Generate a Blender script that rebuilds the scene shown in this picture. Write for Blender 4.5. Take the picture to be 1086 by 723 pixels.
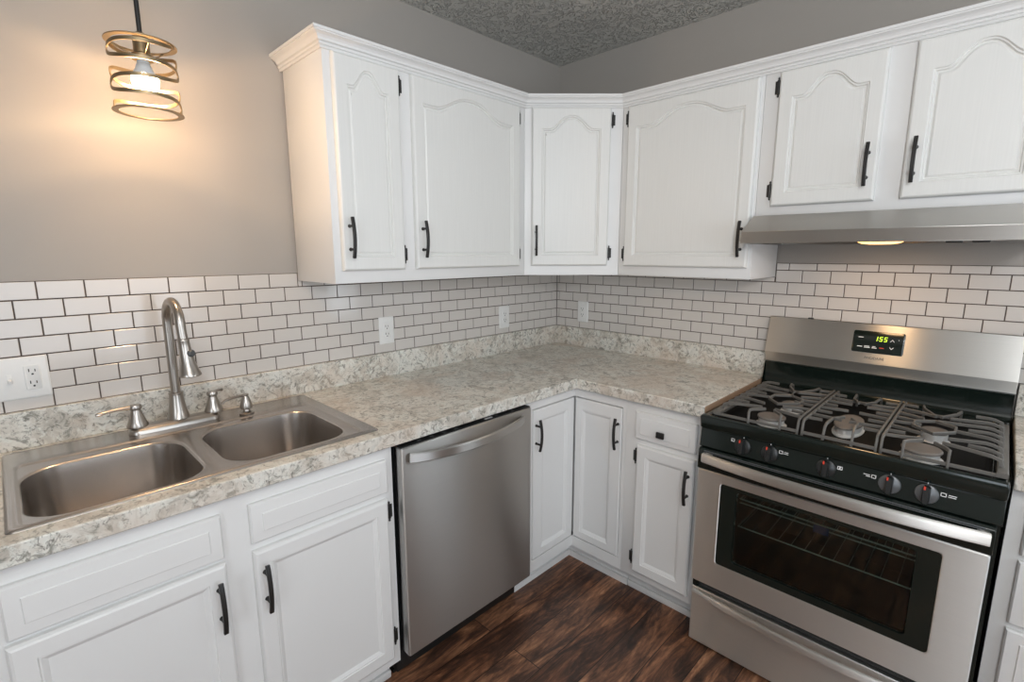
import bpy, bmesh, math, random
from mathutils import Vector, Matrix
random.seed(7)
PI = math.pi
for o in list(bpy.data.objects): bpy.data.objects.remove(o)
SC = bpy.context.scene
COL = SC.collection

# ------------------------------------------------------------------ camera, light, exposure
cam_d = bpy.data.cameras.new('camera'); cam = bpy.data.objects.new('camera', cam_d); COL.objects.link(cam)
cam_d.sensor_width = 36.0; cam_d.lens = 530.7308/1086*36.0; cam_d.clip_start = 0.02
cam.location = (-2.3114, -1.8895, 1.4405); cam.rotation_euler = (1.3955, 0.0013, -0.7966)
SC.camera = cam
SC.view_settings.view_transform = 'Standard'; SC.view_settings.look = 'None'
SC.view_settings.gamma = 1.0; SC.view_settings.use_curve_mapping = False
SC.view_settings.exposure = 0.0
SC.cycles.use_denoising = True
SC.cycles.max_bounces = 10; SC.cycles.diffuse_bounces = 6; SC.cycles.glossy_bounces = 5; SC.cycles.transparent_max_bounces = 8
SC.cycles.sample_clamp_indirect = 4.0
SC.cycles.caustics_reflective = False; SC.cycles.caustics_refractive = False
w = bpy.data.worlds.new('world'); SC.world = w; w.use_nodes = True
w.node_tree.nodes['Background'].inputs[0].default_value = (0.75, 0.85, 1.0, 1)
w.node_tree.nodes['Background'].inputs[1].default_value = 1.0

def area(name, loc, target, sx, sy, power, col):
    d = bpy.data.lights.new(name, 'AREA'); d.shape = 'RECTANGLE'; d.size = sx; d.size_y = sy
    d.energy = power; d.color = col
    o = bpy.data.objects.new(name, d); COL.objects.link(o); o.location = loc
    v = Vector(target)-Vector(loc); o.rotation_euler = v.to_track_quat('-Z', 'Y').to_euler()
    return o
# daylight through the two openings behind the camera, plus an added overhead fill, no fixture
area('daylight_south', (-1.75, -4.14, 1.35), (-1.75, 0, 1.75), 1.7, 1.7, 26, (0.83, 0.92, 1.0))
area('daylight_east', (0.06, -2.68, 1.2), (-3, -2.0, 1.1), 0.6, 1.6, 17, (0.88, 0.95, 1.0))
area('daylight_west', (-4.46, -2.85, 1.35), (0, -2.3, 1.8), 1.2, 1.4, 22, (0.84, 0.93, 1.0))
area('overhead_fill_light', (-2.6, -2.7, 2.36), (-2.6, -2.7, 0), 1.2, 0.8, 20, (1.0, 0.97, 0.93))
area('bounced_flash', (-2.5, -2.4, 1.85), (-2.0, -1.9, 2.6), 0.35, 0.35, 25, (0.97, 0.98, 1.0))

# ------------------------------------------------------------------ materials
def mat(name):
    m = bpy.data.materials.new(name); m.use_nodes = True
    nt = m.node_tree; b = nt.nodes['Principled BSDF']
    return m, nt, b
def N(nt, t, **kw):
    n = nt.nodes.new(t)
    for k, v in kw.items():
        if k in n.inputs: n.inputs[k].default_value = v
        else: setattr(n, k, v)
    return n
def srgb(r, g, b):
    f = lambda c: c/12.92 if c <= 0.04045 else ((c+0.055)/1.055)**2.4
    return (f(r/255), f(g/255), f(b/255), 1)
def coords(nt, scale=(1, 1, 1), rot=(0, 0, 0), loc=(0, 0, 0)):
    g = N(nt, 'ShaderNodeNewGeometry')
    mp = N(nt, 'ShaderNodeMapping'); mp.inputs['Scale'].default_value = scale
    mp.inputs['Rotation'].default_value = rot; mp.inputs['Location'].default_value = loc
    nt.links.new(g.outputs['Position'], mp.inputs['Vector'])
    return mp.outputs['Vector']
def noise(nt, vec, scale, detail=4, rough=0.55, dist=0.0):
    n = N(nt, 'ShaderNodeTexNoise'); n.inputs['Scale'].default_value = scale; n.inputs['Detail'].default_value = detail
    n.inputs['Roughness'].default_value = rough; n.inputs['Distortion'].default_value = dist
    nt.links.new(vec, n.inputs['Vector']); return n.outputs['Fac']
def ramp(nt, fac, stops, interp='LINEAR'):
    r = N(nt, 'ShaderNodeValToRGB'); r.color_ramp.interpolation = interp
    e = r.color_ramp.elements
    while len(e) < len(stops): e.new(0.5)
    for i, (p, c) in enumerate(stops): e[i].position = p; e[i].color = c if len(c) == 4 else (*c, 1)
    nt.links.new(fac, r.inputs[0]); return r.outputs[0]
def mix(nt, fac, a, b, mode='MIX'):
    m = N(nt, 'ShaderNodeMix', data_type='RGBA', blend_type=mode)
    for s, v in ((0, fac), (6, a), (7, b)):
        if hasattr(v, 'is_output'): nt.links.new(v, m.inputs[s])
        else: m.inputs[s].default_value = v
    return m.outputs[2]
def bump(nt, b, h, strength=0.2, dist=0.002):
    n = N(nt, 'ShaderNodeBump'); n.inputs['Strength'].default_value = strength; n.inputs['Distance'].default_value = dist
    nt.links.new(h, n.inputs['Height']); nt.links.new(n.outputs[0], b.inputs['Normal'])
def plain(name, col, rough=0.5, metal=0.0, coat=0.0, bumpy=None, spec=0.5):
    m, nt, b = mat(name)
    b.inputs['Base Color'].default_value = col; b.inputs['Roughness'].default_value = rough
    b.inputs['Metallic'].default_value = metal; b.inputs['Coat Weight'].default_value = coat
    b.inputs['Specular IOR Level'].default_value = spec
    v = coords(nt)
    if bumpy: bump(nt, b, noise(nt, v, bumpy[0], 4), bumpy[1], bumpy[2])
    else:
        f = noise(nt, v, 60, 2)
        c = mix(nt, f, tuple(x*0.97 for x in col[:3])+(1,), tuple(min(1, x*1.03) for x in col[:3])+(1,))
        nt.links.new(c, b.inputs['Base Color'])
    return m
def steel(name, tangent, base=(0.60, 0.585, 0.56, 1), rough=0.30, aniso=0.95, streak=None):
    m, nt, b = mat(name)
    b.inputs['Metallic'].default_value = 1.0; b.inputs['Anisotropic'].default_value = aniso
    t = N(nt, 'ShaderNodeCombineXYZ')
    for i in range(3): t.inputs[i].default_value = tangent[i]
    nt.links.new(t.outputs[0], b.inputs['Tangent'])
    sc = streak or tuple(4 if abs(c) > 0.5 else 420 for c in tangent)
    f = noise(nt, coords(nt, sc), 1.0, 3, 0.6)
    nt.links.new(ramp(nt, f, [(0.2, tuple(c*0.975 for c in base[:3])), (0.8, tuple(min(1, c*1.02) for c in base[:3]))]), b.inputs['Base Color'])
    nt.links.new(ramp(nt, f, [(0.2, (rough*0.95,)*3), (0.8, (rough*1.05,)*3)]), b.inputs['Roughness'])
    return m

M = {}
M['white'] = plain('cabinet_white_paint', srgb(226, 226, 225), 0.38, bumpy=(90, 0.05, 0.001))
def _grain():
    m, nt, b = mat('cabinet_white_grain')
    b.inputs['Roughness'].default_value = 0.42
    f = noise(nt, coords(nt, (230, 230, 5)), 1.0, 3, 0.6)
    nt.links.new(ramp(nt, f, [(0.3, srgb(223, 223, 220)), (0.7, srgb(227, 227, 224))]), b.inputs['Base Color'])
    bump(nt, b, f, 0.04, 0.0006); return m
M['grain'] = _grain()
M['wall'] = plain('grey_wall_paint', srgb(165, 160, 154), 0.75, bumpy=(220, 0.06, 0.001))
M['wall_far'] = plain('pale_wall_paint', srgb(205, 203, 200), 0.8, bumpy=(220, 0.05, 0.001))
def _ceil():
    m, nt, b = mat('textured_ceiling')
    b.inputs['Roughness'].default_value = 0.6
    v = coords(nt)
    n1 = noise(nt, v, 32, 3, 0.55, 1.6)
    r = ramp(nt, n1, [(0.50, (0, 0, 0)), (0.545, (1, 1, 1)), (0.59, (0.35, 0.35, 0.35))])
    b.inputs['Base Color'].default_value = srgb(205, 205, 200)
    bump(nt, b, r, 1.0, 0.008); return m
M['ceiling'] = _ceil()
M['tile'] = plain('white_glazed_tile', srgb(205, 200, 195), 0.14, coat=0.2, bumpy=(16, 0.04, 0.003))
M['grout'] = plain('brown_grey_grout', srgb(80, 70, 64), 0.9)
def _stone():
    m, nt, b = mat('grey_granite_laminate')
    b.inputs['Roughness'].default_value = 0.30
    big = noise(nt, coords(nt), 10, 7, 0.66, 1.0)
    base = ramp(nt, big, [(0.32, srgb(176, 170, 160)), (0.44, srgb(202, 196, 186)), (0.54, srgb(222, 219, 211)), (0.66, srgb(206, 206, 199))])
    f3 = noise(nt, coords(nt, loc=(7, 4, 1)), 17, 6, 0.7, 1.6)
    c = mix(nt, ramp(nt, f3, [(0.53, (0, 0, 0)), (0.62, (0.8, 0.8, 0.8))]), base, srgb(222, 223, 216))
    f2 = noise(nt, coords(nt, loc=(3, 1, 2)), 30, 8, 0.76, 1.4)
    c = mix(nt, ramp(nt, f2, [(0.40, (0.9, 0.9, 0.9)), (0.485, (0, 0, 0))]), c, srgb(132, 131, 122))
    f4 = noise(nt, coords(nt, loc=(1, 9, 5)), 62, 6, 0.75, 0.8)
    c = mix(nt, ramp(nt, f4, [(0.365, (0.8, 0.8, 0.8)), (0.44, (0, 0, 0))]), c, srgb(98, 95, 88))
    f5 = noise(nt, coords(nt, loc=(5, 2, 8)), 5, 5, 0.6)
    c = mix(nt, ramp(nt, f5, [(0.5, (0, 0, 0)), (0.65, (0.45, 0.45, 0.45))]), c, srgb(198, 178, 160))
    nt.links.new(c, b.inputs['Base Color']); return m
M['stone'] = _stone()
M['particle'] = plain('raw_counter_edge', srgb(168, 140, 116), 0.8, bumpy=(160, 0.4, 0.002))
def _floor():
    m, nt, b = mat('dark_scraped_wood')
    v = coords(nt)
    br = N(nt, 'ShaderNodeTexBrick'); br.offset = 0.37; br.inputs['Scale'].default_value = 1.0
    br.inputs['Mortar Size'].default_value = 0.0014; br.inputs['Mortar Smooth'].default_value = 0.1
    br.inputs['Brick Width'].default_value = 1.15; br.inputs['Row Height'].default_value = 0.127
    br.inputs['Color1'].default_value = (0, 0, 0, 1); br.inputs['Color2'].default_value = (1, 1, 1, 1); br.inputs['Mortar'].default_value = (0.5, 0.5, 0.5, 1)
    nt.links.new(v, br.inputs['Vector'])
    add = N(nt, 'ShaderNodeVectorMath', operation='MULTIPLY_ADD')
    nt.links.new(br.outputs['Color'], add.inputs[0]); add.inputs[1].default_value = (3.1, 7.7, 2.3)
    mp = N(nt, 'ShaderNodeMapping'); mp.inputs['Scale'].default_value = (1.7, 9, 1)
    nt.links.new(v, mp.inputs['Vector']); nt.links.new(mp.outputs[0], add.inputs[2])
    f1 = noise(nt, add.outputs[0], 2.2, 6, 0.68, 1.1)
    c = ramp(nt, f1, [(0.32, srgb(56, 42, 36)), (0.44, srgb(100, 70, 55)), (0.55, srgb(154, 106, 78)), (0.68, srgb(208, 154, 116))])
    f2 = noise(nt, coords(nt, (16, 90, 1)), 1.0, 4, 0.6)
    c = mix(nt, ramp(nt, f2, [(0.35, (0.55, 0.55, 0.55)), (0.7, (0, 0, 0))]), c, srgb(30, 22, 20))
    sh = mix(nt, 0.5, c, br.outputs['Color'], 'SOFT_LIGHT')
    c = mix(nt, br.outputs['Fac'], sh, srgb(16, 12, 11))
    nt.links.new(c, b.inputs['Base Color'])
    rip = noise(nt, coords(nt, (52, 9, 1)), 1.0, 3, 0.5, 0.6)
    nt.links.new(ramp(nt, rip, [(0.3, (0.30,)*3), (0.7, (0.48,)*3)]), b.inputs['Roughness'])
    bump(nt, b, rip, 0.35, 0.004)
    return m
M['floor'] = _floor()
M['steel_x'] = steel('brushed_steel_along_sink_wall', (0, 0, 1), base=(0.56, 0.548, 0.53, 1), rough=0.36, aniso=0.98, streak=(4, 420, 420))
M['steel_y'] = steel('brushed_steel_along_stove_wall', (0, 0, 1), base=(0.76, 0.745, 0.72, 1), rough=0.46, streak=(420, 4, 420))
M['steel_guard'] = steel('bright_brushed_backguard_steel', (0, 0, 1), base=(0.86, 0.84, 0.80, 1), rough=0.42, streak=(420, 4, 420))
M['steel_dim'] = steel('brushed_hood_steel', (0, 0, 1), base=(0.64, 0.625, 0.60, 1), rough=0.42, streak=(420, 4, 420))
M['steel_sink'] = plain('satin_sink_steel', (0.50, 0.465, 0.435, 1), 0.27, 1.0)
M['nickel'] = plain('brushed_nickel', (0.42, 0.385, 0.35, 1), 0.28, 1.0)
M['bronze'] = plain('dark_bronze', (0.035, 0.034, 0.033, 1), 0.42, 0.6)
M['gold'] = plain('aged_brass_bronze', (0.33, 0.25, 0.15, 1), 0.36, 1.0)
M['enamel'] = plain('black_enamel', (0.007, 0.012, 0.010, 1), 0.14, 0, 0.0, bumpy=(9, 0.03, 0.003))
M['pan'] = plain('black_burner_pan', (0.004, 0.004, 0.004, 1), 0.5, spec=0.1)
M['black'] = plain('black_plastic', (0.012, 0.013, 0.013, 1), 0.4)
M['knob'] = plain('black_knob_plastic', (0.016, 0.017, 0.017, 1), 0.3)
M['knobring'] = plain('grey_knob_skirt', (0.13, 0.135, 0.14, 1), 0.35, 0.4)
M['iron'] = plain('cast_iron', (0.15, 0.142, 0.13, 1), 0.42, 0.3, bumpy=(300, 0.2, 0.0008))
M['cap'] = plain('burner_cap_grey', (0.19, 0.165, 0.145, 1), 0.55, 0.1)
M['alu'] = plain('burner_aluminium', (0.78, 0.76, 0.73, 1), 0.40, 0.5)
M['plate'] = plain('white_plastic', srgb(226, 226, 224), 0.32)
M['slot'] = plain('dark_slot', (0.03, 0.03, 0.03, 1), 0.6)
M['mark'] = plain('white_print', (0.85, 0.85, 0.85, 1), 0.5)
M['red'] = plain('red_print', (0.72, 0.06, 0.03, 1), 0.5)
M['letter'] = plain('dark_lettering', (0.06, 0.06, 0.06, 1), 0.5)
M['blue'] = plain('blue_sticker', srgb(50, 82, 138), 0.5)
M['chrome'] = plain('chrome_wire', (0.9, 0.9, 0.88, 1), 0.2, 0.4)
M['cavity'] = plain('oven_cavity_enamel', (0.085, 0.088, 0.086, 1), 0.4)
def emit(name, col, s):
    m, nt, b = mat(name); b.inputs['Base Color'].default_value = (*col, 1)
    b.inputs['Emission Color'].default_value = (*col, 1); b.inputs['Emission Strength'].default_value = s; return m
M['bulb'] = emit('lit_bulb', (1.0, 0.64, 0.34), 290)
M['lens'] = emit('lit_hood_lens', (1.0, 0.50, 0.16), 4)
M['digit'] = emit('yellow_green_digits', (0.62, 0.85, 0.05), 0.9)
def _glass():
    m, nt, b = mat('tinted_oven_glass')
    out = nt.nodes['Material Output']
    t = N(nt, 'ShaderNodeBsdfTransparent'); t.inputs[0].default_value = (0.60, 0.68, 0.65, 1)
    g = N(nt, 'ShaderNodeBsdfGlossy'); g.inputs['Roughness'].default_value = 0.04; g.inputs[0].default_value = (0.9, 0.9, 0.9, 1)
    fr = N(nt, 'ShaderNodeFresnel'); fr.inputs[0].default_value = 1.5
    mx = N(nt, 'ShaderNodeMixShader')
    nt.links.new(fr.outputs[0], mx.inputs[0]); nt.links.new(t.outputs[0], mx.inputs[1]); nt.links.new(g.outputs[0], mx.inputs[2])
    nt.links.new(mx.outputs[0], out.inputs[0]); return m
M['glass'] = _glass()

# ------------------------------------------------------------------ mesh helpers
LW = lambda u, v, n: Vector((u, -n, v))            # sink wall: u = x, n = distance from that wall
RW = lambda u, v, n: Vector((-n, -u, v))           # stove wall: u = distance from the corner, n = distance from that wall
S2 = math.sqrt(0.5)
def DW_(u, v, n):                                   # diagonal face of the corner cupboard; u from its middle
    c = Vector((-0.4575, -0.4575, 0))
    return c + Vector((S2, -S2, 0))*u + Vector((-S2, -S2, 0))*n + Vector((0, 0, v))
XYZ = lambda x, y, z: Vector((x, y, z))

class G:
    def __init__(s): s.bm = bmesh.new(); s.mi = 0
    def face(s, vs):
        try:
            f = s.bm.faces.new(vs); f.material_index = s.mi; f.smooth = True; return f
        except ValueError: return None
    def box(s, lo, hi, F=XYZ, bev=0.0):
        t = bmesh.new()
        ps = [t.verts.new((x, y, z)) for x in (lo[0], hi[0]) for y in (lo[1], hi[1]) for z in (lo[2], hi[2])]
        for q in ((0, 1, 3, 2), (4, 6, 7, 5), (0, 4, 5, 1), (2, 3, 7, 6), (0, 2, 6, 4), (1, 5, 7, 3)): t.faces.new([ps[i] for i in q])
        if bev > 0:
            bmesh.ops.bevel(t, geom=list(t.edges), offset=bev, segments=2, profile=0.5, affect='EDGES')
        s.merge(t, F); return s
    def merge(s, t, F=XYZ):
        t.verts.index_update(); mp = [s.bm.verts.new(F(*v.co)) for v in t.verts]
        for f in t.faces: s.face([mp[v.index] for v in f.verts])
        t.free()
    def loops(s, ls, cap0=False, cap1=False, closed=True, F=XYZ):
        rs = [[s.bm.verts.new(F(*p)) for p in l] for l in ls]
        n = len(rs[0])
        for a, b in zip(rs, rs[1:]):
            for i in range(n if closed else n-1):
                j = (i+1) % n; s.face([a[i], a[j], b[j], b[i]])
        for c, r in ((cap0, rs[0]), (cap1, rs[-1])):
            if c:
                if n <= 4: s.face(r)
                else:
                    f = s.face(r)
                    if f: bmesh.ops.triangulate(s.bm, faces=[f])
        return rs
    def lathe(s, prof, c=(0, 0, 0), axis=(0, 0, 1), seg=24, F=XYZ, sx=1.0, sy=1.0):
        z = Vector(axis).normalized(); x = z.orthogonal().normalized(); y = z.cross(x)
        if abs(z.z) > 0.99: x, y = Vector((1, 0, 0)), Vector((0, 1, 0))
        c = Vector(c)
        ls = []
        for r, h in prof:
            r = max(r, 1e-4)
            ls.append([c + x*(r*sx*math.cos(2*PI*i/seg)) + y*(r*sy*math.sin(2*PI*i/seg)) + z*h for i in range(seg)])
        s.loops(ls, True, True, True, F); return s
    def sweep(s, pts, sect, up=(0, 0, 1), F=XYZ, cap=True, scales=None):
        """Carry a closed section [(a, b)] along pts; a along the side direction, b along up."""
        pts = [Vector(p) for p in pts]; up = Vector(up); ls = []
        for i, p in enumerate(pts):
            d0 = (pts[i]-pts[i-1]).normalized() if i else None
            d1 = (pts[i+1]-pts[i]).normalized() if i < len(pts)-1 else None
            t = ((d0 or d1)+(d1 or d0)).normalized()
            side = t.cross(up)
            if side.length < 1e-4: side = t.orthogonal()
            side.normalize(); b = side.cross(t).normalized()
            k = 1.0
            if d0 and d1: k = 1/max(0.5, math.cos(d0.angle(d1)/2))
            q = scales[i] if scales else 1.0
            ls.append([p + side*(a*k*q) + b*(c*q) for a, c in sect])
        s.loops(ls, cap, cap, True, F); return s
    def tube(s, pts, r, seg=10, F=XYZ, rs=None):
        pts = [Vector(p) for p in pts]; ls = []; ref = None
        for i, p in enumerate(pts):
            t = ((pts[min(i+1, len(pts)-1)]-pts[max(i-1, 0)])).normalized()
            if ref is None: ref = t.orthogonal().normalized()
            ref = (ref - t*ref.dot(t)).normalized(); b = t.cross(ref)
            rr = rs[i] if rs else r
            ls.append([p + ref*(rr*math.cos(2*PI*k/seg)) + b*(rr*math.sin(2*PI*k/seg)) for k in range(seg)])
        s.loops(ls, True, True, True, F); return s
    def prism(s, poly, a, b, F):
        """poly of (p, q); F(p, q, t) with t running a..b."""
        l0 = [F(p, q, a) for p, q in poly]; l1 = [F(p, q, b) for p, q in poly]
        s.loops([l0, l1], True, True); return s
    def done(s, name, m, parent=None, angle=32, bevel=None):
        bmesh.ops.remove_doubles(s.bm, verts=s.bm.verts, dist=1e-6)
        bmesh.ops.recalc_face_normals(s.bm, faces=s.bm.faces)
        me = bpy.data.meshes.new(name)
        org = Vector((0, 0, 0)); p = parent
        while p is not None: org += Vector(p.location); p = p.parent
        o = bpy.data.objects.new(name, me); COL.objects.link(o)
        if parent is None:
            lo = Vector([min(v.co[i] for v in s.bm.verts) for i in range(3)]); hi = Vector([max(v.co[i] for v in s.bm.verts) for i in range(3)])
            org = Vector(((lo.x+hi.x)/2, (lo.y+hi.y)/2, lo.z)); o.location = org
        else: o.parent = parent
        bmesh.ops.translate(s.bm, verts=s.bm.verts, vec=-org)
        s.bm.to_mesh(me); s.bm.free()
        for x in (m if isinstance(m, (list, tuple)) else [m]): me.materials.append(x)
        me.set_sharp_from_angle(angle=math.radians(angle))
        if bevel:
            md = o.modifiers.new('soft edges', 'BEVEL'); md.width = bevel; md.segments = 2; md.limit_method = 'ANGLE'; md.angle_limit = math.radians(40)
        return o
def tag(o, label, cat, group=None):
    o['label'] = label; o['category'] = cat
    if group: o['group'] = group
    return o
def thing(name, loc, label, cat, group=None):
    o = bpy.data.objects.new(name, None); COL.objects.link(o); o.location = loc; o.empty_display_size = 0.05
    return tag(o, label, cat, group)
def struct(o): o['kind'] = 'structure'; return o
def rrect(x0, x1, y0, y1, r, k=6):
    out = []
    for cx, cy, a0 in ((x1-r, y1-r, 0), (x0+r, y1-r, PI/2), (x0+r, y0+r, PI), (x1-r, y0+r, 1.5*PI)):
        out += [(cx+r*math.cos(a0+PI/2*i/k), cy+r*math.sin(a0+PI/2*i/k)) for i in range(k+1)]
    return out
def text_mesh(txt, size, F, u, v, n, name, m, parent, depth=0.0004, align='CENTER', sx=1.0, shear=0.0):
    cu = bpy.data.curves.new(name, 'FONT'); cu.body = txt; cu.size = size; cu.align_x = align; cu.align_y = 'CENTER'; cu.extrude = depth; cu.shear = shear
    to = bpy.data.objects.new(name, cu); COL.objects.link(to)
    dg = bpy.context.evaluated_depsgraph_get(); me = bpy.data.meshes.new_from_object(to.evaluated_get(dg))
    t = bmesh.new(); t.from_mesh(me); bpy.data.objects.remove(to); bpy.data.meshes.remove(me); bpy.data.curves.remove(cu)
    g = G(); g.merge(t, lambda a, b, c: F(u+a*sx, v+b, n+c)); return g.done(name, m, parent)

# ------------------------------------------------------------------ the room
RX, RY, HZ = -4.5, -4.2, 2.4446
g = G(); g.box((RX-0.1, RY-0.1, -0.1), (0.1, 0.1, 0)); struct(g.done('floor', M['floor']))
g = G(); g.box((RX-0.1, RY-0.1, HZ), (0.1, 0.1, HZ+0.1)); struct(g.done('ceiling', M['ceiling']))
g = G(); g.box((RX-0.1, 0, 0), (0.1, 0.1, HZ)); struct(g.done('wall_left', M['wall']))
g = G()
for lo, hi in (((0, -2.35, 0), (0.1, 0, HZ)), ((0, RY-0.1, 0), (0.1, -3.0, HZ)), ((0, -3.0, 0), (0.1, -2.35, 0.3)), ((0, -3.0, 2.05), (0.1, -2.35, HZ))): g.box(lo, hi)
struct(g.done('wall_right', M['wall']))
def wall_open(name, F, u0, u1, a0, a1, z0, z1):
    g = G()
    for lo, hi in (((u0, 0, 0), (a0, HZ, 0.1)), ((a1, 0, 0), (u1, HZ, 0.1)), ((a0, 0, 0), (a1, z0, 0.1)), ((a0, z1, 0), (a1, HZ, 0.1))): g.box(lo, hi, F)
    struct(g.done(name, M['wall_far']))
FB = lambda u, v, n: Vector((u, RY-n, v)); FL = lambda u, v, n: Vector((RX-n, u, v))
wall_open('wall_front', FB, RX, 0, -2.6, -0.9, 0.5, 2.2)
wall_open('wall_back', FL, RY, 0, -3.5, -2.2, 0.6, 2.1)
for nm, F, a0, a1, z0, z1 in (('window_1', FB, -2.6, -0.9, 0.5, 2.2), ('window_2', FL, -3.5, -2.2, 0.6, 2.1), ('window_3', lambda u, v, n: Vector((n, -u, v)), 2.35, 3.0, 0.3, 2.05)):
    g = G(); c = (a0+a1)/2
    for lo, hi in (((a0, z0, -0.02), (a0+0.05, z1, 0.08)), ((a1-0.05, z0, -0.02), (a1, z1, 0.08)), ((a0+0.05, z0, -0.02), (a1-0.05, z0+0.05, 0.08)), ((a0+0.05, z1-0.05, -0.02), (a1-0.05, z1, 0.08)), ((c-0.02, z0+0.05, 0.03), (c+0.02, z1-0.05, 0.07))): g.box(lo, hi, F)
    struct(g.done(nm, M['white']))

# ------------------------------------------------------------------ tile backsplashes
PX, PZ, Z0 = 0.10166, 0.0502, 1.014
def tiles(F, rows, u_lo, u_hi, off_odd, off_even, name, label, top_of):
    g = G(); gap = 0.0016
    g.mi = 1
    # grout bed, in strips that follow the stepped top
    for a, b, zt in top_of: g.box((a, Z0+0.0003, 0.001), (b, zt, 0.0062), F)
    g.mi = 0
    for r in range(rows):
        off = off_odd if r % 2 else off_even
        k = math.floor((u_lo-off)/PX)-1
        while off+k*PX < u_hi:
            whole = all(Z0+(r+1)*PZ <= t[2]+1e-4 for t in top_of)
            for a, b, zt in ([(top_of[0][0], top_of[-1][1], 9)] if whole else top_of):
                x0, x1 = max(off+k*PX, a), min(off+(k+1)*PX, b)
                z0, z1 = Z0+r*PZ, min(Z0+(r+1)*PZ, zt)
                if x1-x0 > 0.006 and z1-z0 > 0.006: tile(g, x0+gap, x1-gap, z0+gap, z1-gap, F)
            k += 1
    return tag(g.done(name, [M['tile'], M['grout']], angle=10), label, 'backsplash')
def tile(g, a, b, c, d, F):
    def ring(i, n): return [(a+i, c+i, n), (b-i, c+i, n), (b-i, d-i, n), (a+i, d-i, n)]
    g.loops([ring(0, 0.004), ring(0, 0.0072), ring(0.0012, 0.0082)], False, True, True, F)
tiles(LW, 7, -2.46, 0.0, -0.0547-PX*30, -0.0039-PX*30, 'tile_backsplash', 'white brick-pattern tile backsplash with dark grout behind the sink faucet',
      [(-2.46, -1.5135, Z0+7*PZ), (-1.5135, -0.0083, 1.3365)])
tiles(RW, 8, 0.0, 2.3, 0.0251, 0.0759, 'tile_backsplash', 'white brick-pattern tile backsplash with dark grout behind the gas range',
      [(0.0083, 1.1965, 1.3365), (1.1965, 2.3, 1.395)])

# ------------------------------------------------------------------ raised and cathedral panel doors
def arch_loop(x0, x1, z0, z1, rise, wf, k=30):
    """Opening outline, counter-clockwise from lower x0; the top carries a cathedral arch of that rise."""
    pts = []; m = 6
    for i in range(m): pts.append((x0+(x1-x0)*i/m, z0))
    for i in range(m): pts.append((x1, z0+(z1-z0)*i/m))
    c, h = (x0+x1)/2, (x1-x0)/2
    for i in range(k):
        x = x1+(x0-x1)*i/k; t = (abs(x-c)/(h*wf))**1.25
        z = z1 + (rise*0.5*(1+math.cos(PI*t)) if t < 1 else 0)
        if 1 <= t: z = z1
        pts.append((x, z))
    for i in range(m): pts.append((x0, z1+(z0-z1)*i/m))
    return pts, m, k
def outer_loop(x0, x1, z0, z1, ref, m, k):
    pts = []
    for i in range(m): pts.append((x0+(x1-x0)*i/m, z0))
    for i in range(m): pts.append((x1, z0+(z1-z0)*i/m))
    for i in range(k): pts.append((x1+(x0-x1)*i/k, z1))
    for i in range(m): pts.append((x0, z1+(z0-z1)*i/m))
    return pts
def door_mesh(F, x0, x1, z0, z1, nb, th=0.019, ins=(0.043, 0.043, 0.045, 0.088), rise=0.055, wf=0.76, style='cathedral', name='door', parent=None, edge=0.007, m='grain'):
    op, mm, k = arch_loop(x0+ins[0], x1-ins[1], z0+ins[2], z1-ins[3], rise, wf, 56 if rise > 0 else 6)
    ol = lambda d: outer_loop(x0+d, x1-d, z0+d, z1-d, op, mm, k)
    if style == 'cathedral': prof = [(0.0, th), (0.003, th-0.0048), (0.0062, th-0.0048), (0.0092, th-0.0112), (0.0122, th-0.0112), (0.0180, th-0.0070)]
    elif style == 'shaker': prof = [(0.0, th), (0.002, th-0.003), (0.005, th-0.003), (0.015, th-0.009)]
    else: prof = [(0.0, th), (0.0012, th-0.0022), (0.003, th-0.0022), (0.0045, th-0.0008)]
    ls = [[(x, z, nb) for x, z in ol(0)], [(x, z, nb+th-edge) for x, z in ol(0)], [(x, z, nb+th-edge*0.3) for x, z in ol(edge*0.45)], [(x, z, nb+th) for x, z in ol(edge)]]
    ls += [[(x, z, nb+h) for x, z in arch_loop(x0+ins[0]+d, x1-ins[1]-d, z0+ins[2]+d, z1-ins[3]-d, rise, wf, k)[0]] for d, h in prof]
    g = G(); flat = rise <= 0
    g.loops(ls, True, flat, True, F)
    if not flat:      # the flat field, in upright strips under the arch
        c = ls[-1]; T = c[2*mm:2*mm+k+1]; h = nb+prof[-1][1]; zl = min(p[1] for p in T)-0.01
        P = lambda x, z: g.bm.verts.new(F(x, z, h))
        for a, b in zip(T, T[1:]): g.face([P(a[0], a[1]), P(b[0], b[1]), P(b[0], zl), P(a[0], zl)])
        g.face([P(c[0][0], c[0][1]), P(c[mm][0], c[mm][1]), P(T[0][0], zl), P(T[-1][0], zl)])
    return g.done(name, M[m], parent, angle=14)
def flat_front(F, x0, x1, z0, z1, nb, name, parent, th=0.019, rim=0.017, ins=0.030, m='white'):
    """Drawer front: sloped border rising to a flat raised field outlined by a fine step."""
    def R(d, n): return [(x0+d, z0+d, n), (x1-d, z0+d, n), (x1-d, z1-d, n), (x0+d, z1-d, n)]
    g = G(); g.loops([R(0, nb), R(0, nb+th*0.5), R(0.004, nb+th*0.76), R(ins-0.002, nb+th*0.88), R(ins, nb+th), R(ins+0.002, nb+th)], True, True, True, F)
    return g.done(name, M[m], parent, angle=12)
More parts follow.
